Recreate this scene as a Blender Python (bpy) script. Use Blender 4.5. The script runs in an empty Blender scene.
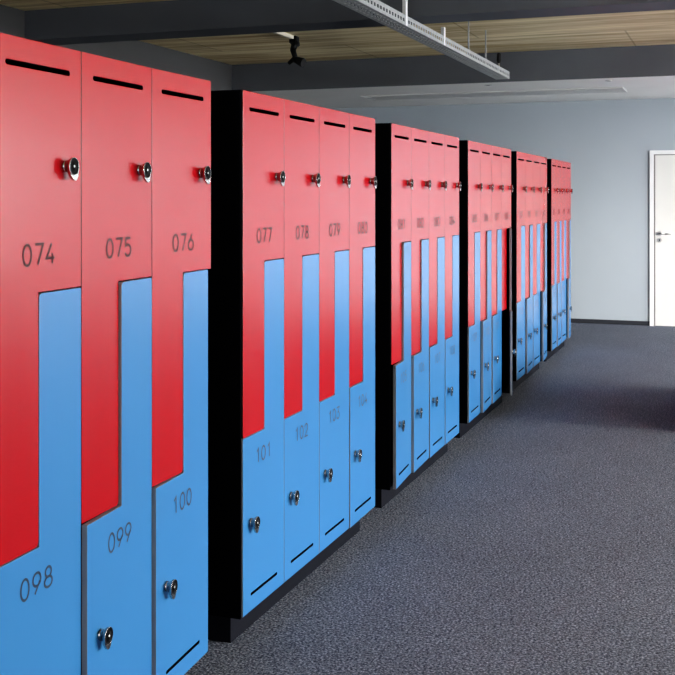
import bpy, bmesh, math, random
from mathutils import Vector, Matrix

random.seed(7)
scene = bpy.context.scene
COL = scene.collection

# ------------------------------------------------------------------ helpers
def link(o):
    COL.objects.link(o)
    return o

def empty(name, loc=(0, 0, 0), label=None, cat=None, group=None, kind=None, parent=None):
    o = bpy.data.objects.new(name, None)
    o.empty_display_size = 0.1
    o.location = loc
    link(o)
    if parent: o.parent = parent
    tag(o, label, cat, group, kind)
    return o

def tag(o, label=None, cat=None, group=None, kind=None):
    if label: o['label'] = label
    if cat: o['category'] = cat
    if group: o['group'] = group
    if kind: o['kind'] = kind
    return o

def mesh_obj(name, me, parent=None, loc=(0, 0, 0)):
    o = bpy.data.objects.new(name, me)
    o.location = loc
    link(o)
    if parent: o.parent = parent
    return o

def bm_mesh(name, bm, mats, smooth=False):
    me = bpy.data.meshes.new(name)
    bm.normal_update()
    bm.to_mesh(me)
    bm.free()
    for m in (mats if isinstance(mats, (list, tuple)) else [mats]):
        me.materials.append(m)
    if smooth:
        for p in me.polygons: p.use_smooth = True
    return me

def add_box(bm, x0, x1, y0, y1, z0, z1, mi=0):
    vs = [bm.verts.new(p) for p in ((x0, y0, z0), (x1, y0, z0), (x1, y1, z0), (x0, y1, z0),
                                    (x0, y0, z1), (x1, y0, z1), (x1, y1, z1), (x0, y1, z1))]
    for f in ((3, 2, 1, 0), (4, 5, 6, 7), (0, 1, 5, 4), (1, 2, 6, 5), (2, 3, 7, 6), (3, 0, 4, 7)):
        fc = bm.faces.new([vs[i] for i in f])
        fc.material_index = mi

def add_tube(bm, p0, p1, r0, r1=None, seg=12, mi=0, cap=True):
    r1 = r0 if r1 is None else r1
    p0, p1 = Vector(p0), Vector(p1)
    q = (p1 - p0).to_track_quat('Z', 'Y')
    rings = []
    for p, r in ((p0, r0), (p1, r1)):
        rings.append([bm.verts.new(p + q @ Vector((math.cos(2 * math.pi * k / seg) * r, math.sin(2 * math.pi * k / seg) * r, 0))) for k in range(seg)])
    for k in range(seg):
        f = bm.faces.new((rings[0][k], rings[0][(k + 1) % seg], rings[1][(k + 1) % seg], rings[1][k]))
        f.material_index = mi; f.smooth = True
    if cap:
        f = bm.faces.new(rings[0][::-1]); f.material_index = mi
        f = bm.faces.new(rings[1]); f.material_index = mi

def add_lathe_x(bm, prof, seg=28):
    """prof: list of (n, r, material) along +X; material belongs to the band that ends here"""
    prev = None
    for n, r, mi in prof:
        if r < 1e-6:
            ring = [bm.verts.new((n, 0, 0))]
        else:
            ring = [bm.verts.new((n, math.cos(2 * math.pi * k / seg) * r, math.sin(2 * math.pi * k / seg) * r)) for k in range(seg)]
        if prev is not None:
            for k in range(seg):
                a, b = prev[k % len(prev)], prev[(k + 1) % len(prev)]
                c, d = ring[(k + 1) % len(ring)], ring[k % len(ring)]
                vs = []
                for v in (a, b, c, d):
                    if v not in vs: vs.append(v)
                if len(vs) >= 3:
                    f = bm.faces.new(vs); f.material_index = mi; f.smooth = True
        prev = ring

# ------------------------------------------------------------------ materials
def new_mat(name):
    m = bpy.data.materials.new(name)
    m.use_nodes = True
    nt = m.node_tree
    return m, nt, nt.nodes['Principled BSDF']

def srgb(r, g, b):
    def f(c):
        c /= 255.0
        return c / 12.92 if c <= 0.04045 else ((c + 0.055) / 1.055) ** 2.4
    return (f(r), f(g), f(b), 1)

def simple(name, col, rough=0.5, metal=0.0, spec=0.5, var=0.0, vscale=6.0):
    m, nt, b = new_mat(name)
    b.inputs['Base Color'].default_value = col
    b.inputs['Roughness'].default_value = rough
    b.inputs['Metallic'].default_value = metal
    b.inputs['Specular IOR Level'].default_value = spec
    if var > 0:
        tc = nt.nodes.new('ShaderNodeTexCoord')
        n = nt.nodes.new('ShaderNodeTexNoise'); n.inputs['Scale'].default_value = vscale; n.inputs['Detail'].default_value = 4
        nt.links.new(tc.outputs['Object'], n.inputs['Vector'])
        r = nt.nodes.new('ShaderNodeMapRange')
        r.inputs['To Min'].default_value = 1 - var; r.inputs['To Max'].default_value = 1 + var
        r.inputs['From Min'].default_value = 0.3; r.inputs['From Max'].default_value = 0.7
        nt.links.new(n.outputs['Fac'], r.inputs['Value'])
        mx = nt.nodes.new('ShaderNodeMix'); mx.data_type = 'RGBA'; mx.blend_type = 'MULTIPLY'
        mx.inputs['Factor'].default_value = 1
        mx.inputs['A'].default_value = col
        nt.links.new(r.outputs['Result'], mx.inputs['B'])
        nt.links.new(mx.outputs['Result'], b.inputs['Base Color'])
    return m

M_RED = simple('red_laminate', (0.43, 0.0008, 0.006, 1), 0.27, 0, 0.5, 0.02, 2.0)
M_BLUE = simple('blue_laminate', (0.044, 0.205, 0.48, 1), 0.27, 0, 0.5, 0.02, 2.0)
for _m in (M_RED, M_BLUE): _m.node_tree.nodes['Principled BSDF'].inputs['IOR'].default_value = 1.5
M_EDGEDARK = simple('red_laminate_edge_dark', (0.03, 0.012, 0.013, 1), 0.7, 0, 0.2)
M_EDGE = simple('laminate_edge_grey', (0.20, 0.20, 0.215, 1), 0.6)
M_BLACK = simple('black_board', (0.0022, 0.0022, 0.0035, 1), 0.95, 0, 0.03, 0.1, 9.0)
M_PLINTH = simple('plinth_anthracite', (0.0085, 0.009, 0.014, 1), 0.75, 0, 0.12, 0.1, 9.0)
M_CHROME = simple('brushed_chrome', (0.42, 0.41, 0.40, 1), 0.25, 1.0)
M_KNOBBLACK = simple('knob_black', (0.0035, 0.0035, 0.0045, 1), 0.6, 0, 0.12)
M_DOT = simple('knob_white_mark', (0.75, 0.75, 0.75, 1), 0.4)
M_DIGIT_R = simple('engraved_number_on_red', (0.055, 0.010, 0.013, 1), 0.6, 0, 0.3)
M_DIGIT_B = simple('engraved_number_on_blue', (0.022, 0.045, 0.085, 1), 0.6, 0, 0.3)
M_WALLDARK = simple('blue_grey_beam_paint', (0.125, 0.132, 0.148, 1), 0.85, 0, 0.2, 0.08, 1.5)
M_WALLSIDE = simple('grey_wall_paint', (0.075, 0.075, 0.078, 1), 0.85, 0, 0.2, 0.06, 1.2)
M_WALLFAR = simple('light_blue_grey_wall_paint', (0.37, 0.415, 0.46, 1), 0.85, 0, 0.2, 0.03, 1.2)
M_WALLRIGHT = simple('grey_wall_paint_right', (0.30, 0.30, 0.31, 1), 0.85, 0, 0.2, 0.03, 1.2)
M_SOFFIT = simple('pale_soffit_plaster', (0.88, 0.87, 0.84, 1), 0.85, 0, 0.2, 0.03, 2)
M_PANEL = simple('grey_panel_sheet', (0.60, 0.60, 0.59, 1), 0.7, 0, 0.2)
M_BASEB = simple('anthracite_baseboard', (0.028, 0.030, 0.036, 1), 0.7, 0, 0.15)
M_DOORWHITE = simple('white_door_lacquer', (0.70, 0.69, 0.67, 1), 0.4)
M_FRAMEWHITE = simple('white_frame_lacquer', (0.78, 0.78, 0.79, 1), 0.45)
M_SEAL = simple('grey_door_seal', (0.25, 0.24, 0.235, 1), 0.8)
M_STEEL = simple('brushed_steel', (0.55, 0.54, 0.53, 1), 0.35, 1.0)
M_GALV = simple('galvanised_tray_steel', (0.36, 0.375, 0.38, 1), 0.55, 0.35, 0.5, 0.15, 25)
M_PALE = simple('cream_track_plastic', (0.75, 0.70, 0.58, 1), 0.5)
M_BLACKPL = simple('matte_black_plastic', (0.005, 0.005, 0.006, 1), 0.6, 0, 0.3)

def carpet():
    m, nt, b = new_mat('speckled_blue_grey_carpet')
    tc = nt.nodes.new('ShaderNodeTexCoord')
    n1 = nt.nodes.new('ShaderNodeTexNoise'); n1.inputs['Scale'].default_value = 118; n1.inputs['Detail'].default_value = 2.5; n1.inputs['Roughness'].default_value = 0.7
    v1 = nt.nodes.new('ShaderNodeTexVoronoi'); v1.inputs['Scale'].default_value = 150
    n2 = nt.nodes.new('ShaderNodeTexNoise'); n2.inputs['Scale'].default_value = 1.6; n2.inputs['Detail'].default_value = 3
    for n in (n1, v1, n2): nt.links.new(tc.outputs['Object'], n.inputs['Vector'])
    cr = nt.nodes.new('ShaderNodeValToRGB')
    e = cr.color_ramp.elements
    e[0].position = 0.33; e[0].color = (0.026, 0.030, 0.046, 1)
    e[1].position = 0.68; e[1].color = (0.35, 0.38, 0.45, 1)
    k = e.new(0.50); k.color = (0.108, 0.121, 0.156, 1)
    nt.links.new(n1.outputs['Fac'], cr.inputs['Fac'])
    # per-tuft tint
    sep = nt.nodes.new('ShaderNodeSeparateColor'); nt.links.new(v1.outputs['Color'], sep.inputs['Color'])
    mr = nt.nodes.new('ShaderNodeMapRange'); mr.inputs['To Min'].default_value = 0.62; mr.inputs['To Max'].default_value = 1.40
    nt.links.new(sep.outputs['Red'], mr.inputs['Value'])
    mx = nt.nodes.new('ShaderNodeMix'); mx.data_type = 'RGBA'; mx.blend_type = 'MULTIPLY'; mx.inputs['Factor'].default_value = 1
    nt.links.new(cr.outputs['Color'], mx.inputs['A']); nt.links.new(mr.outputs['Result'], mx.inputs['B'])
    mr2 = nt.nodes.new('ShaderNodeMapRange'); mr2.inputs['To Min'].default_value = 0.86; mr2.inputs['To Max'].default_value = 1.14
    nt.links.new(n2.outputs['Fac'], mr2.inputs['Value'])
    mx2 = nt.nodes.new('ShaderNodeMix'); mx2.data_type = 'RGBA'; mx2.blend_type = 'MULTIPLY'; mx2.inputs['Factor'].default_value = 1
    nt.links.new(mx.outputs['Result'], mx2.inputs['A']); nt.links.new(mr2.outputs['Result'], mx2.inputs['B'])
    nt.links.new(mx2.outputs['Result'], b.inputs['Base Color'])
    b.inputs['Roughness'].default_value = 0.95
    b.inputs['Specular IOR Level'].default_value = 0.1
    bp = nt.nodes.new('ShaderNodeBump'); bp.inputs['Strength'].default_value = 0.5; bp.inputs['Distance'].default_value = 0.004
    nt.links.new(n1.outputs['Fac'], bp.inputs['Height']); nt.links.new(bp.outputs['Normal'], b.inputs['Normal'])
    return m

def board_concrete():
    m, nt, b = new_mat('board_marked_ceiling')
    tc = nt.nodes.new('ShaderNodeTexCoord')
    mp = nt.nodes.new('ShaderNodeMapping'); mp.inputs['Scale'].default_value = (0.35, 5.0, 1)
    nt.links.new(tc.outputs['Object'], mp.inputs['Vector'])
    n = nt.nodes.new('ShaderNodeTexNoise'); n.inputs['Scale'].default_value = 2.2; n.inputs['Detail'].default_value = 7; n.inputs['Roughness'].default_value = 0.65
    nt.links.new(mp.outputs['Vector'], n.inputs['Vector'])
    cr = nt.nodes.new('ShaderNodeValToRGB')
    e = cr.color_ramp.elements
    e[0].position = 0.33; e[0].color = (0.46, 0.33, 0.17, 1)
    e[1].position = 0.64; e[1].color = (0.95, 0.82, 0.54, 1)
    nt.links.new(n.outputs['Fac'], cr.inputs['Fac'])
    br = nt.nodes.new('ShaderNodeTexBrick')
    br.inputs['Scale'].default_value = 1.0
    br.inputs['Brick Width'].default_value = 2.6; br.inputs['Row Height'].default_value = 1.15
    br.inputs['Mortar Size'].default_value = 0.012; br.inputs['Mortar Smooth'].default_value = 0.6
    br.inputs['Color1'].default_value = (1, 1, 1, 1); br.inputs['Color2'].default_value = (0.86, 0.86, 0.86, 1); br.inputs['Mortar'].default_value = (0.5, 0.48, 0.45, 1)
    mp2 = nt.nodes.new('ShaderNodeMapping'); mp2.inputs['Location'].default_value = (0.95, 0.55, 0)
    nt.links.new(tc.outputs['Object'], mp2.inputs['Vector']); nt.links.new(mp2.outputs['Vector'], br.inputs['Vector'])
    mx = nt.nodes.new('ShaderNodeMix'); mx.data_type = 'RGBA'; mx.blend_type = 'MULTIPLY'; mx.inputs['Factor'].default_value = 0.7
    nt.links.new(cr.outputs['Color'], mx.inputs['A']); nt.links.new(br.outputs['Color'], mx.inputs['B'])
    nt.links.new(mx.outputs['Result'], b.inputs['Base Color'])
    b.inputs['Roughness'].default_value = 0.9
    b.inputs['Specular IOR Level'].default_value = 0.15
    return m

def thin_glass():
    m = bpy.data.materials.new('window_glass'); m.use_nodes = True
    nt = m.node_tree; nt.nodes.clear()
    out = nt.nodes.new('ShaderNodeOutputMaterial'); mix = nt.nodes.new('ShaderNodeMixShader')
    t = nt.nodes.new('ShaderNodeBsdfTransparent'); g = nt.nodes.new('ShaderNodeBsdfGlossy')
    g.inputs['Roughness'].default_value = 0.02
    mix.inputs['Fac'].default_value = 0.05
    nt.links.new(t.outputs[0], mix.inputs[1]); nt.links.new(g.outputs[0], mix.inputs[2])
    nt.links.new(mix.outputs[0], out.inputs['Surface'])
    return m

M_CARPET = carpet()
M_CEIL = board_concrete()
M_GLASS = thin_glass()

# ------------------------------------------------------------------ room dimensions (metres; camera above the origin, +Y down the aisle)
XL, XR, YB, YF = -5.25, 7.0, -2.2, 13.3
ZC = 2.965          # raw ceiling
ZS = 2.67           # underside of the far soffit
T = 0.12

def struct_box(name, dims, mat):
    bm = bmesh.new(); add_box(bm, *dims)
    o = mesh_obj(name, bm_mesh(name, bm, mat))
    o['kind'] = 'structure'
    return o

struct_box('floor', (XL - T, XR + T, YB - T, YF + T, -0.12, 0), M_CARPET)
struct_box('ceiling', (XL - T, XR + T, YB - T, YF + T, ZC, ZC + 0.2), M_CEIL)
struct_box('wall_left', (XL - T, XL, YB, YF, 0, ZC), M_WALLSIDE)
DX0 = -1.005                    # outer left edge of the door frame
DW, DH = 1.00, 2.06
bm = bmesh.new()
add_box(bm, XL, DX0 + 0.02, YF, YF + T, 0, ZC)
FWIN = [(0.25, 2.5), (4.5, 6.7)]; FZ0, FZ1 = 0.32, 2.45        # unseen far-wall windows, added and spaced to shape the glare on the lockers
xs = [DX0 + DW - 0.02] + [v for q in FWIN for v in q] + [XR]
for i in range(0, len(xs), 2):
    add_box(bm, xs[i], xs[i + 1], YF, YF + T, 0, ZC)
for a, b in FWIN:
    add_box(bm, a, b, YF, YF + T, 0, FZ0); add_box(bm, a, b, YF, YF + T, FZ1, ZC)
add_box(bm, DX0 + 0.02, DX0 + DW - 0.02, YF, YF + T, DH - 0.02, ZC)
o = mesh_obj('wall_far', bm_mesh('wall_far', bm, M_WALLFAR)); o['kind'] = 'structure'
bm = bmesh.new()
add_box(bm, XL, DX0, YF - 0.014, YF, 0, 0.052)
add_box(bm, DX0 + DW, XR, YF - 0.014, YF, 0, 0.052)
o = mesh_obj('baseboard_far', bm_mesh('baseboard_far', bm, M_BASEB)); o['kind'] = 'structure'

# beams and the lowered soffit at the end of the room
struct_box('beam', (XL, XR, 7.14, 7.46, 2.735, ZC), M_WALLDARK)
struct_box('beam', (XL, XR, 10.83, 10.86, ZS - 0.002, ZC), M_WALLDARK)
struct_box('shade_block', (-0.29, -0.05, 7.3, 8.9, 0, 0.46), M_WALLDARK)      # unseen low block, added right of the frame to shade the floor
sf = empty('soffit', (0, 10.85, ZS), kind='structure')
bm = bmesh.new(); add_box(bm, XL, XR, 0.012, YF - 10.85, 0, ZC - ZS)
o = mesh_obj('soffit_board', bm_mesh('soffit_board', bm, M_SOFFIT), sf); o['kind'] = 'structure'
# long soffit panel, its recess shade put into the grey, with a thin raised rim
pn = empty('ceiling_panel', (-2.62, 12.02, ZS), 'long narrow grey panel set into the pale soffit before the far wall', 'ceiling panel')
bm = bmesh.new(); add_box(bm, -1.44, 1.44, -0.23, 0.23, -0.008, 0)
mesh_obj('panel_sheet', bm_mesh('panel_sheet', bm, M_PANEL), pn)
bm = bmesh.new()
for a in ((-1.455, 1.455, -0.245, -0.23), (-1.455, 1.455, 0.23, 0.245), (-1.455, -1.44, -0.23, 0.23), (1.44, 1.455, -0.23, 0.23)):
    add_box(bm, *a, -0.012, 0)
mesh_obj('panel_rim', bm_mesh('panel_rim', bm, M_PANEL), pn)

# right wall with windows (outside the picture, where the daylight comes from)
WIN = [(0.8, 4.2), (5.0, 8.4), (9.2, 12.6)]
WZ0, WZ1 = 0.60, 2.50
bm = bmesh.new()
ys = [YB] + [v for w in WIN for v in w] + [YF]
for i in range(0, len(ys), 2):
    add_box(bm, XR, XR + T, ys[i], ys[i + 1], 0, ZC)
for y0, y1 in WIN:
    add_box(bm, XR, XR + T, y0, y1, 0, WZ0)
    add_box(bm, XR, XR + T, y0, y1, WZ1, ZC)
o = mesh_obj('wall_right', bm_mesh('wall_right', bm, M_WALLRIGHT)); o['kind'] = 'structure'
BX0, BX1 = -2.6, 0.6          # unseen window, added behind the camera for the fill light
bm = bmesh.new()
add_box(bm, XL, BX0, YB - T, YB, 0, ZC); add_box(bm, BX1, XR, YB - T, YB, 0, ZC)
add_box(bm, BX0, BX1, YB - T, YB, 0, WZ0); add_box(bm, BX0, BX1, YB - T, YB, WZ1, ZC)
o = mesh_obj('wall_back', bm_mesh('wall_back', bm, M_WALLRIGHT)); o['kind'] = 'structure'
SPOTS = [((XR + T / 2, (y0 + y1) / 2), y1 - y0, 0, WZ0, WZ1) for y0, y1 in WIN] + [(((BX0 + BX1) / 2, YB - T / 2), BX1 - BX0, math.pi / 2, WZ0, WZ1)] + [(((a + b) / 2, YF + T / 2), b - a, math.pi / 2, FZ0, FZ1) for a, b in FWIN]
for i, ((wx, wy), wl, rz, wz0, wz1) in enumerate(SPOTS):
    y0, y1 = -wl / 2, wl / 2
    w = empty('window_%d' % (i + 1), (wx, wy, wz0), kind='structure')
    w.rotation_euler.z = rz
    h = (y1 - y0) / 2; H = wz1 - wz0
    bm = bmesh.new()
    add_box(bm, -0.03, 0.03, -h, h, 0, 0.05); add_box(bm, -0.03, 0.03, -h, h, H - 0.05, H)
    for y in (-h, -0.025, h - 0.05): add_box(bm, -0.03, 0.03, y, y + 0.05, 0.05, H - 0.05)
    o = mesh_obj('window_frame', bm_mesh('window_frame', bm, M_FRAMEWHITE), w); o['kind'] = 'structure'
    bm = bmesh.new()
    add_box(bm, -0.004, 0.004, -h + 0.05, -0.025, 0.05, H - 0.05); add_box(bm, -0.004, 0.004, 0.025, h - 0.05, 0.05, H - 0.05)
    o = mesh_obj('window_pane', bm_mesh('window_pane', bm, M_GLASS), w); o['kind'] = 'structure'

# white door in the far wall
d = empty('door_1', (DX0, YF, 0), kind='structure')
bm = bmesh.new()
FW = 0.045
add_box(bm, 0, FW, -0.03, 0.12, 0, DH); add_box(bm, DW - FW, DW, -0.03, 0.12, 0, DH)
add_box(bm, FW, DW - FW, -0.03, 0.12, DH - FW, DH)
o = mesh_obj('door_frame', bm_mesh('door_frame', bm, M_FRAMEWHITE), d); o['kind'] = 'structure'
bm = bmesh.new()
add_box(bm, FW, FW + 0.016, -0.005, 0.1, 0, DH - FW); add_box(bm, DW - FW - 0.016, DW - FW, -0.005, 0.1, 0, DH - FW)
add_box(bm, FW + 0.016, DW - FW - 0.016, -0.005, 0.1, DH - FW - 0.012, DH - FW)
o = mesh_obj('door_seal', bm_mesh('door_seal', bm, M_SEAL), d); o['kind'] = 'structure'
bm = bmesh.new(); add_box(bm, FW + 0.017, DW - FW - 0.017, -0.02, 0.03, 0.006, DH - FW - 0.013)
lf = mesh_obj('door_leaf', bm_mesh('door_leaf', bm, M_DOORWHITE), d); lf['kind'] = 'structure'
bm = bmesh.new()
hx, hz = FW + 0.065, 1.085
add_tube(bm, (hx, -0.0201, hz), (hx, -0.030, hz), 0.027, seg=20)
add_tube(bm, (hx, -0.030, hz), (hx, -0.075, hz), 0.011, seg=14)
add_tube(bm, (hx - 0.008, -0.070, hz), (hx + 0.06, -0.072, hz), 0.011, 0.010, seg=14)
add_tube(bm, (hx + 0.06, -0.072, hz), (hx + 0.135, -0.066, hz - 0.004), 0.010, 0.007, seg=14)
add_tube(bm, (hx, -0.0201, hz - 0.075), (hx, -0.029, hz - 0.075), 0.026, seg=20)
o = mesh_obj('door_handle', bm_mesh('door_handle', bm, M_STEEL), lf); o['kind'] = 'structure'
bm = bmesh.new(); add_box(bm, hx - 0.005, hx + 0.005, -0.0305, -0.0291, hz - 0.088, hz - 0.066)
o = mesh_obj('keyhole', bm_mesh('keyhole', bm, M_KNOBBLACK), lf); o['kind'] = 'structure'

# ------------------------------------------------------------------ lockers
XF = -1.545            # plane of the closed door fronts
TH = 0.016             # door thickness
Z0, Z1 = 0.107, 1.86   # bottom and top of the doors
DEPTH = 0.50

def arc(cx, cy, r, a0, a1, n=5):
    return [(cx + r * math.cos(math.radians(a0 + (a1 - a0) * k / n)), cy + r * math.sin(math.radians(a0 + (a1 - a0) * k / n))) for k in range(n + 1)]

def plate_mesh(name, outline, slot, mats):
    """outline in (u=along the aisle, v=up); slot=(u0,u1,v0,v1) is a real cut. Front faces +X."""
    cu = bpy.data.curves.new(name, 'CURVE'); cu.dimensions = '2D'; cu.fill_mode = 'BOTH'
    cu.extrude = TH / 2 - 0.0012; cu.bevel_depth = 0.0012; cu.bevel_resolution = 1; cu.offset = -0.0012
    u0, u1, v0, v1 = slot
    r = (v1 - v0) / 2; vm = (v0 + v1) / 2
    hole = arc(u1 - r, vm, r, -90, 90, 6) + arc(u0 + r, vm, r, 90, 270, 6)
    for pts in (outline, hole):
        sp = cu.splines.new('POLY'); sp.points.add(len(pts) - 1); sp.use_cyclic_u = True
        for p, q in zip(sp.points, pts): p.co = (q[0], q[1], 0, 1)
    tmp = bpy.data.objects.new(name, cu)
    link(tmp)
    bpy.context.view_layer.update()
    me = bpy.data.meshes.new_from_object(tmp.evaluated_get(bpy.context.evaluated_depsgraph_get()))
    bpy.data.objects.remove(tmp); bpy.data.curves.remove(cu)
    me.name = name
    bm = bmesh.new(); bm.from_mesh(me)
    for v in bm.verts:
        v.co = Vector((v.co.z - TH / 2, v.co.x, v.co.y))
    bmesh.ops.remove_doubles(bm, verts=bm.verts, dist=1e-5)
    bmesh.ops.recalc_face_normals(bm, faces=bm.faces)
    bm.normal_update()
    for f in bm.faces:
        c = f.calc_center_median()
        f.material_index = 0 if f.normal.x > 0.9 else (2 if (u0 - 0.004 < c.y < u1 + 0.004 and v0 - 0.004 < c.z < v1 + 0.004) else 1)
        f.smooth = False
    me.materials.clear()
    bm.to_mesh(me); bm.free()
    for m in mats: me.materials.append(m)
    return me

G = 0.0013   # half gap
def door_meshes(w):
    H = Z1 - Z0
    zt = Z0 + H * 0.6705; zb = Z0 + H * 0.338
    R = 0.012
    h = w / 2
    red = (arc(w - G - 0.003, Z1 - 0.003, 0.003, 0, 90, 2) + arc(G + 0.003, Z1 - 0.003, 0.003, 90, 180, 2)
           + [(G, zb + G)] + arc(h - G - R, zb + G + R, R, 270, 360)
           + [(h - G, zt + G), (w - G, zt + G)])
    blue = ([(-G, Z0)] + arc(-G - 0.003, zt - G - 0.003, 0.003, 0, 90, 2) + arc(-h + G + R, zt - G - R, R, 90, 180)
            + [(-h + G, zb - G)] + arc(-w + G + 0.003, zb - G - 0.003, 0.003, 90, 180, 2) + [(-w + G, Z0)])
    rm = plate_mesh('red_door', red, (w * 0.15, w * 0.86, Z1 - 0.066, Z1 - 0.054), (M_RED, M_EDGEDARK, M_BLACK))
    bmh = plate_mesh('blue_door', blue, (-w * 0.82, -w * 0.18, Z0 + 0.050, Z0 + 0.060), (M_BLUE, M_EDGE, M_BLACK))
    return rm, bmh

def lock_mesh(tilt):
    bm = bmesh.new()
    add_lathe_x(bm, [(0, 0.0, 0), (0, 0.0145, 0), (0.003, 0.0145, 0), (0.004, 0.0135, 0), (0.010, 0.0145, 0), (0.015, 0.0180, 0),
                     (0.018, 0.0205, 0), (0.0240, 0.0215, 0), (0.0248, 0.0212, 0), (0.0248, 0.0200, 0), (0.0238, 0.0198, 1),
                     (0.0238, 0.0085, 1), (0.0250, 0.0080, 1), (0.0250, 0.0030, 1), (0.0254, 0.0028, 2), (0.0254, 0.0, 2)])
    # padlock eye: a teardrop plate hanging under the rim
    prof = [(math.cos(math.radians(a)) * 0.0195, math.sin(math.radians(a)) * 0.0195) for a in range(-15, -166, -150)]
    outer = [(0.0200, -0.004), (0.0190, -0.014), (0.0125, -0.0255)] + arc(0, -0.0235, 0.0115, -25, -155, 6) + [(-0.0125, -0.0255), (-0.0190, -0.014), (-0.0200, -0.004)]
    ca, sa = math.cos(tilt), math.sin(tilt)
    outer = [(y * ca - z * sa, y * sa + z * ca) for y, z in outer]
    rings = []
    for n in (0.016, 0.0225):
        rings.append([bm.verts.new((n, y, z)) for y, z in outer])
    f = bm.faces.new(rings[0]); f.material_index = 0
    f = bm.faces.new(rings[1][::-1]); f.material_index = 0
    for k in range(len(outer)):
        j = (k + 1) % len(outer)
        f = bm.faces.new((rings[0][k], rings[0][j], rings[1][j], rings[1][k])); f.material_index = 0
    bmesh.ops.recalc_face_normals(bm, faces=bm.faces)
    return bm_mesh('lock', bm, [M_CHROME, M_KNOBBLACK, M_DOT])

LOCK_RED, LOCK_BLUE = lock_mesh(0.35), lock_mesh(0.1)

# monoline digits in a 0.78 x 1 box
def ell(cx, cy, rx, ry, a0, a1, n=14):
    return [(cx + rx * math.cos(math.radians(a0 + (a1 - a0) * k / n)), cy + ry * math.sin(math.radians(a0 + (a1 - a0) * k / n))) for k in range(n + 1)]
DIG = {
    '0': [ell(0.36, 0.5, 0.33, 0.5, 0, 360, 24)],
    '1': [[(0.18, 0.78), (0.44, 1.0), (0.44, 0.0)]],
    '2': [ell(0.36, 0.68, 0.32, 0.32, 170, -35, 12) + [(0.04, 0.0), (0.70, 0.0)]],
    '3': [[(0.06, 1.0), (0.66, 1.0), (0.34, 0.60)] + ell(0.35, 0.30, 0.33, 0.30, 85, -160, 14)],
    '4': [[(0.46, 1.0), (0.02, 0.28), (0.72, 0.28)], [(0.52, 0.52), (0.52, 0.0)]],
    '5': [[(0.64, 1.0), (0.16, 1.0), (0.10, 0.56)] + ell(0.36, 0.32, 0.33, 0.32, 125, -155, 14)],
    '6': [[(0.52, 1.0), (0.10, 0.44)], ell(0.36, 0.32, 0.33, 0.32, 0, 360, 20)],
    '7': [[(0.04, 1.0), (0.70, 1.0), (0.26, 0.0)]],
    '8': [ell(0.36, 0.75, 0.26, 0.25, 0, 360, 18), ell(0.36, 0.26, 0.33, 0.26, 0, 360, 20)],
    '9': [[(0.20, 0.0), (0.62, 0.56)], ell(0.36, 0.68, 0.33, 0.32, 0, 360, 20)],
}
def number_mesh(s, height, pitch, sw, mat):
    bm = bmesh.new()
    tot = pitch * (len(s) - 1) + height * 0.72
    for i, ch in enumerate(s):
        ox = -tot / 2 + i * pitch
        for line in DIG[ch]:
            P = [Vector((ox + x * height, (y - 0.5) * height)) for x, y in line]
            closed = (P[0] - P[-1]).length < 1e-6
            if closed: P = P[:-1]
            n = len(P); L, R = [], []
            for k in range(n):
                a = P[(k - 1) % n] if (closed or k > 0) else P[k]
                c = P[(k + 1) % n] if (closed or k < n - 1) else P[k]
                d1 = (P[k] - a).normalized() if (P[k] - a).length > 0 else (c - P[k]).normalized()
                d2 = (c - P[k]).normalized() if (c - P[k]).length > 0 else d1
                t = (d1 + d2); t = t.normalized() if t.length > 0.2 else d1
                nn = Vector((-t.y, t.x))
                s2 = sw / 2 / max(0.5, abs(nn.dot(Vector((-d1.y, d1.x)))))
                L.append(bm.verts.new((0, *(P[k] + nn * s2)))); R.append(bm.verts.new((0, *(P[k] - nn * s2))))
            for k in range(n if closed else n - 1):
                j = (k + 1) % n
                f = bm.faces.new((L[k], R[k], R[j], L[j]))
    bm.normal_update()
    for f in bm.faces:
        if f.normal.x < 0: f.normal_flip()
    return bm_mesh('number', bm, mat)

def carcass_mesh(L, w, ncol, plinth=False):
    bm = bmesh.new()
    xb, xf = -DEPTH, -TH - 0.002
    t = 0.016
    zt = Z1 - 0.002; zb = Z0 - 0.004
    add_box(bm, xb, xf, 0, t, zb, zt); add_box(bm, xb, xf, L - t, L, zb, zt)
    add_box(bm, xb, xf, t, L - t, zb, zb + t); add_box(bm, xb, xf, t, L - t, zt - t, zt)
    add_box(bm, xb, xb + 0.008, t, L - t, zb + t, zt - t)
    for k in range(1, ncol):
        add_box(bm, xb + 0.008, xf, k * w - t / 2, k * w + t / 2, zb + t, zt - t)
    H = Z1 - Z0
    for k in range(ncol):       # the stepped divider between the two lockers of a column
        a = k * w + (t if k == 0 else t / 2); b = (k + 1) * w - (t if k == ncol - 1 else t / 2)
        m = (k + 0.5) * w
        z1 = Z0 + H * 0.338; z2 = Z0 + H * 0.6705
        add_box(bm, xb + 0.008, xf, a, m - 0.006, z1 - 0.006, z1 + 0.006)
        add_box(bm, xb + 0.008, xf, m - 0.006, m + 0.006, z1 - 0.006, z2 + 0.006)
        add_box(bm, xb + 0.008, xf, m + 0.006, b, z2 - 0.006, z2 + 0.006)
    add_box(bm, xb, -0.005, -0.009, -0.0005, zb, Z1); add_box(bm, xb, -0.012, L + 0.0005, L + 0.004, zb, Z1)
    return bm_mesh('carcass', bm, M_BLACK)

def plinth_mesh(L):
    bm = bmesh.new()
    add_box(bm, -DEPTH + 0.02, -0.062, 0.035, L - 0.035, 0.0, Z0 - 0.004)
    return bm_mesh('plinth', bm, M_PLINTH)

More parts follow.
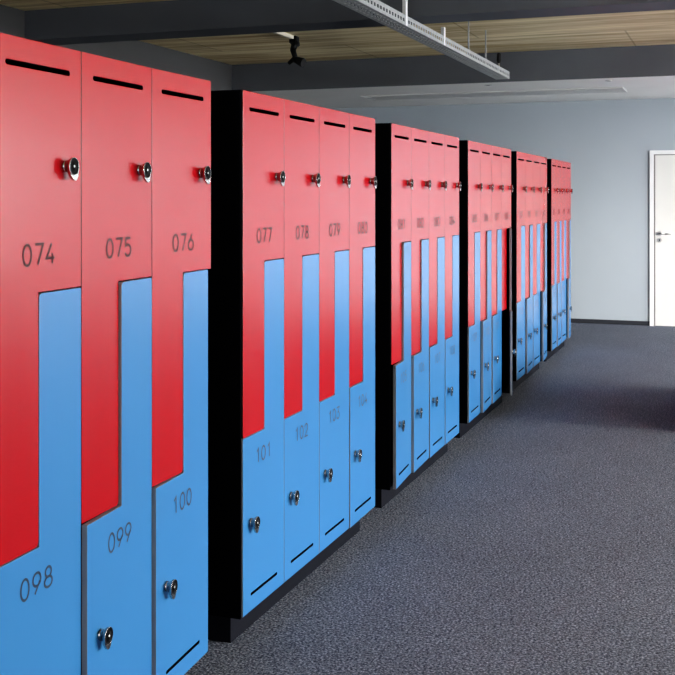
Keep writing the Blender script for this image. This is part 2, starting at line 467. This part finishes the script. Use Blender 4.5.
def cabinet(p0, p1, reds, blues, label, openr, openb):
    """p0, p1: near and far end of the door fronts on the floor plan"""
    n = len(reds)
    dx, dy = p1[0] - p0[0], p1[1] - p0[1]
    L = math.hypot(dx, dy); w = L / n
    root = empty('locker_cabinet', (p0[0], p0[1], 0), label, 'lockers', 'locker cabinets along the aisle')
    root.rotation_euler.z = math.atan2(-dx, dy)
    mesh_obj('carcass', carcass_mesh(L, w, n), root)
    mesh_obj('plinth', plinth_mesh(L), root)
    rm, bmh = door_meshes(w)
    for k in range(n):
        r = mesh_obj('door', rm, root, (0, k * w, 0)); r.rotation_euler.z = -math.radians(openr[k])
        r['label'] = 'red upper locker door with a slot and round lock'
        mesh_obj('lock', LOCK_RED, r, (0, w * 0.805, 1.576))
        if reds[k]:
            r['label'] = 'red L-shaped locker door numbered %s' % reds[k]
            mesh_obj('number', number_mesh(reds[k], 0.047, 0.046, 0.0066, M_DIGIT_R), r, (0.0006, w * 0.50, 1.371))
        b = mesh_obj('door', bmh, root, (0, (k + 1) * w, 0)); b.rotation_euler.z = math.radians(openb[k])
        b['label'] = 'blue lower locker door with a slot and round lock'
        mesh_obj('lock', LOCK_BLUE, b, (0, -w * 0.815, 0.406))
        if blues[k]:
            b['label'] = 'blue L-shaped locker door numbered %s' % blues[k]
            mesh_obj('number', number_mesh(blues[k], 0.047, 0.046, 0.0062, M_DIGIT_B), b, (0.0006, -w * 0.525, 0.619))
    return root

PSI = math.atan((741 - 337.5) / 1090.0)
def at(px, X):
    """floor-plan point where the sight line of this bearing meets the door fronts (survey of the row)"""
    a = PSI - math.atan((px - 337.5) / 1090.0)
    return (X, -X / math.tan(a))

c1b = at(208.3, -1.537)
c1m = at(81.4, -1.517)
c1a = tuple(c1b[i] - 2 * (c1b[i] - c1m[i]) for i in range(2))
num = lambda a, n: ['%03d' % (a + k) for k in range(n)]
cabinet(c1a, c1b, [None] + num(74, 3), [None] + num(98, 3),
        'locker cabinet with doors 074 to 076, nearest of the row, cut off at left', [0, 0, 0, 1.6], [0, 0, 2.5, 1.9])
cabinet(at(242.8, -1.552), at(375.3, -1.552), num(77, 4), num(101, 4),
        'red and blue locker cabinet with doors 077 to 080 and 101 to 104', [0, 0, 0, 0], [0, 0, 0.1, 0.7])
cabinet(at(391.5, -1.570), at(459.2, -1.570), num(81, 4), num(105, 4),
        'third locker cabinet from the near end, its first two blue doors standing slightly ajar', [0, 0, 0, 0], [3.9, 2.4, 1.0, 0.6])
cabinet(at(468.2, -1.587), at(511.2, -1.587), num(85, 4), num(109, 4),
        'fourth locker cabinet from the near end, its last blue door swung open edge-on', [0, 0, 0, 0], [0.8, 3.2, 1.6, 12.6])
cabinet(at(516.8, -1.607), at(547.0, -1.607), num(89, 4), num(113, 4),
        'fifth locker cabinet from the near end, its last blue door ajar beside a dark gap', [0, 0, 0, 0], [0.3, 2.8, 0.5, 4.5])
cabinet(at(551.5, -1.623), at(570.8, -1.623), num(93, 4), num(117, 4),
        'last and farthest locker cabinet of the row, closest to the pale far wall', [0, 0, 0, 0], [1.0, 1.8, 0.5, 5.0])

# ------------------------------------------------------------------ cable tray
TX0, TX1, TZ0, TZ1 = -2.195, -2.065, 2.634, 2.702
TY0, TY1 = 0.6, 10.28
tray = empty('cable_tray', (TX0, TY0, TZ0), 'perforated grey metal cable tray hung under the ceiling, running along the aisle', 'cable tray')
TL, TWD, TH2 = TY1 - TY0, TX1 - TX0, TZ1 - TZ0
def rail(x0, x1):
    bm = bmesh.new()
    add_box(bm, x0, x1, 0, TL, 0, 0.022); add_box(bm, x0, x1, 0, TL, 0.044, TH2)
    y = 0.0
    while y < TL:
        add_box(bm, x0, x1, y, min(y + 0.03, TL), 0.022, 0.044); y += 0.06
    return bm
bm = rail(TWD - 0.002, TWD); add_box(bm, TWD - 0.014, TWD - 0.002, 0, TL, TH2 - 0.002, TH2)
mesh_obj('side_rail', bm_mesh('side_rail', bm, M_GALV), tray)
bm = rail(0, 0.002); add_box(bm, 0.002, 0.014, 0, TL, TH2 - 0.002, TH2)
mesh_obj('side_rail', bm_mesh('side_rail', bm, M_GALV), tray)
bm = bmesh.new()
for a, b in ((0.002, 0.028), (0.040, 0.056), (0.074, 0.090), (0.102, TWD - 0.002)):
    add_box(bm, a, b, 0, TL, 0, 0.002)
for a, b in ((0.028, 0.040), (0.056, 0.074), (0.090, 0.102)):
    y = 0.0
    while y < TL:
        add_box(bm, a, b, y, min(y + 0.03, TL), 0, 0.002); y += 0.07
mesh_obj('tray_bottom', bm_mesh('tray_bottom', bm, M_GALV), tray)
bm = bmesh.new(); add_box(bm, -0.001, TWD + 0.001, TL, TL + 0.003, -0.001, TH2)
mesh_obj('end_plate', bm_mesh('end_plate', bm, M_GALV), tray)
for y in (8.72, 9.36):
    bm = bmesh.new()
    add_tube(bm, (TWD - 0.022, y - TY0, 0.002), (TWD - 0.022, y - TY0, ZC - TZ0), 0.0065, seg=10)
    add_tube(bm, (TWD - 0.022, y - TY0, TH2 - 0.002), (TWD - 0.022, y - TY0, TH2 + 0.012), 0.013, seg=6)
    mesh_obj('threaded_rod', bm_mesh('threaded_rod', bm, M_GALV), tray)
for y, h in ((6.88, ZC - TZ0), (7.86, TH2 + 0.065), (5.2, ZC - TZ0), (3.2, ZC - TZ0)):
    bm = bmesh.new(); yy = y - TY0
    add_box(bm, TWD, TWD + 0.004, yy - 0.02, yy + 0.02, 0.0, h)
    add_box(bm, TWD - 0.02, TWD, yy - 0.02, yy - 0.016, TH2, h); add_box(bm, TWD - 0.02, TWD, yy + 0.016, yy + 0.02, TH2, h)
    mesh_obj('hanger_bracket', bm_mesh('hanger_bracket', bm, M_FRAMEWHITE), tray)

# black plug standing on the tray end
pl = empty('cable_plug', (TX1 - 0.03, 9.95, TZ0 + 0.0022), 'small black cable plug standing up at the far end of the cable tray', 'plug')
bm = bmesh.new(); add_tube(bm, (0, 0, 0), (0, 0, 0.11), 0.010, 0.008, seg=12)
mesh_obj('stem', bm_mesh('stem', bm, M_STEEL), pl)
bm = bmesh.new()
add_tube(bm, (0, 0, 0.11), (0, 0, 0.13), 0.012, 0.022, seg=14); add_tube(bm, (0, 0, 0.13), (0, 0, 0.19), 0.022, 0.020, seg=14); add_tube(bm, (0, 0, 0.19), (0, 0, 0.205), 0.020, 0.010, seg=14)
mesh_obj('plug_body', bm_mesh('plug_body', bm, M_BLACKPL), pl)

# black spotlight hanging from a short pale track
sp = empty('track_spotlight', (-3.795, 9.10, ZC), 'small black spotlight hanging from a short cream ceiling track', 'spotlight')
bm = bmesh.new(); add_box(bm, -0.016, 0.016, -0.42, 0.0, -0.03, 0)
mesh_obj('track', bm_mesh('track', bm, M_PALE), sp)
bm = bmesh.new()
add_box(bm, -0.03, 0.04, -0.03, 0.05, -0.07, 0); add_box(bm, -0.015, 0.055, -0.025, 0.03, -0.095, -0.05)
bmesh.ops.bevel(bm, geom=list(bm.edges), offset=0.008, segments=2, affect='EDGES')
mesh_obj('adapter', bm_mesh('adapter', bm, M_BLACKPL), sp)
bm = bmesh.new()
add_tube(bm, (0.02, 0, -0.06), (-0.005, 0, -0.13), 0.034, 0.026, seg=14); add_tube(bm, (-0.005, 0, -0.12), (0.025, 0, -0.21), 0.026, 0.022, seg=14)
mesh_obj('arm', bm_mesh('arm', bm, M_BLACKPL), sp)
bm = bmesh.new()
add_tube(bm, (-0.045, 0.0, -0.245), (0.015, 0, -0.20), 0.016, 0.022, seg=14)
add_tube(bm, (0.005, 0.0, -0.205), (0.10, -0.03, -0.245), 0.026, 0.042, seg=18)
add_tube(bm, (0.10, -0.03, -0.245), (0.115, -0.035, -0.251), 0.042, 0.036, seg=18)
mesh_obj('lamp_head', bm_mesh('lamp_head', bm, M_BLACKPL), sp)

# two tiny round sensors in the soffit
for x, y, l in ((-2.45, 11.1, 'tiny round sensor in the soffit above the end of the cable tray'), (-1.23, 11.1, 'tiny round sensor in the soffit nearer to the white door')):
    s = empty('ceiling_sensor', (x, y, ZS), l, 'sensor', 'sensors in the soffit')
    bm = bmesh.new(); add_tube(bm, (0, 0, 0), (0, 0, -0.006), 0.04, 0.036, seg=18)
    mesh_obj('housing', bm_mesh('housing', bm, M_PANEL), s)
    bm = bmesh.new(); add_tube(bm, (0, 0, -0.0061), (0, 0, -0.009), 0.018, 0.014, seg=14)
    mesh_obj('lens', bm_mesh('lens', bm, M_SEAL), s)

# ------------------------------------------------------------------ light
def area(name, loc, sx, sy, rot, power, col):
    l = bpy.data.lights.new(name, 'AREA'); l.shape = 'RECTANGLE'; l.size = sx; l.size_y = sy
    l.energy = power; l.color = col
    o = bpy.data.objects.new(name, l); o.location = loc; o.rotation_euler = rot
    link(o); return o
# broad overcast sky light standing outside the row of windows
area('sky_daylight', (XR + 1.3, 6.0, 3.4), 3.8, 18.0, (0, math.radians(90), 0), 6700, (0.95, 0.98, 1.0))
area('ground_fill', (XR + 1.3, 6.0, -0.1), 1.8, 18.0, (0, math.radians(90), 0), 3200, (1.0, 0.97, 0.90))  # added up-light in place of lit ground, brightens ceiling and soffit
pa = area('floor_fill', (XR + 5.0, 6.6, 3.7), 1.2, 3.0, (0, 0, 0), 2300, (1.0, 0.98, 0.95))  # added fill lamp, makes a light pool on the middle of the floor
pa.rotation_euler = (Vector((-0.4, 6.1, 0.0)) - Vector(pa.location)).to_track_quat('-Z', 'Y').to_euler()
for (a, b), p in zip(FWIN, (18, 17)):
    area('far_glare_light', ((a + b) / 2, YF + T + 0.3, 1.5), b - a + 0.5, 3.0, (math.radians(-90), 0, 0), p, (0.95, 0.98, 1.0))  # added lamps outside the unseen windows, mirrored as glare in the doors
sl = bpy.data.lights.new('hazy_low_sun', 'SUN'); sl.energy = 9.0; sl.angle = math.radians(14); sl.color = (1.0, 0.97, 0.93)
so = bpy.data.objects.new('hazy_low_sun', sl); so.location = (12, -3, 5)
so.rotation_euler = Vector((-0.60, 0.80, -0.09)).to_track_quat('-Z', 'Y').to_euler(); link(so)
# fill lamp at the added window behind the camera
area('back_fill', ((BX0 + BX1) / 2, YB - T - 0.01, (WZ0 + WZ1) / 2), BX1 - BX0, WZ1 - WZ0, (math.radians(90), 0, 0), 45, (0.95, 0.98, 1.0))

w = bpy.data.worlds.new('World'); scene.world = w; w.use_nodes = True
w.node_tree.nodes['Background'].inputs['Color'].default_value = (0.75, 0.85, 1.0, 1)
w.node_tree.nodes['Background'].inputs['Strength'].default_value = 1.8

# ------------------------------------------------------------------ camera
cam = bpy.data.cameras.new('Camera')
cam.sensor_width = 36; cam.sensor_fit = 'HORIZONTAL'
cam.lens = 1090 / 675 * 36
cam.shift_y = -(337.5 - 198.2) / 675
cam.clip_start = 0.05
co = bpy.data.objects.new('Camera', cam)
co.location = (0, 0, 1.5)
co.rotation_euler = (math.radians(90), 0, PSI)
link(co)
scene.camera = co
scene.view_settings.view_transform = 'Standard'
scene.view_settings.look = 'None'
scene.view_settings.exposure = 0.0
vs = scene.view_settings
vs.use_curve_mapping = True          # a little toe, like the phone's picture
cm = vs.curve_mapping
c = cm.curves[3]
c.points.new(0.02, 0.0115); c.points.new(0.10, 0.095); c.points.new(0.30, 0.305)
cm.update()
scene.cycles.use_denoising = True
scene.cycles.max_bounces = 8
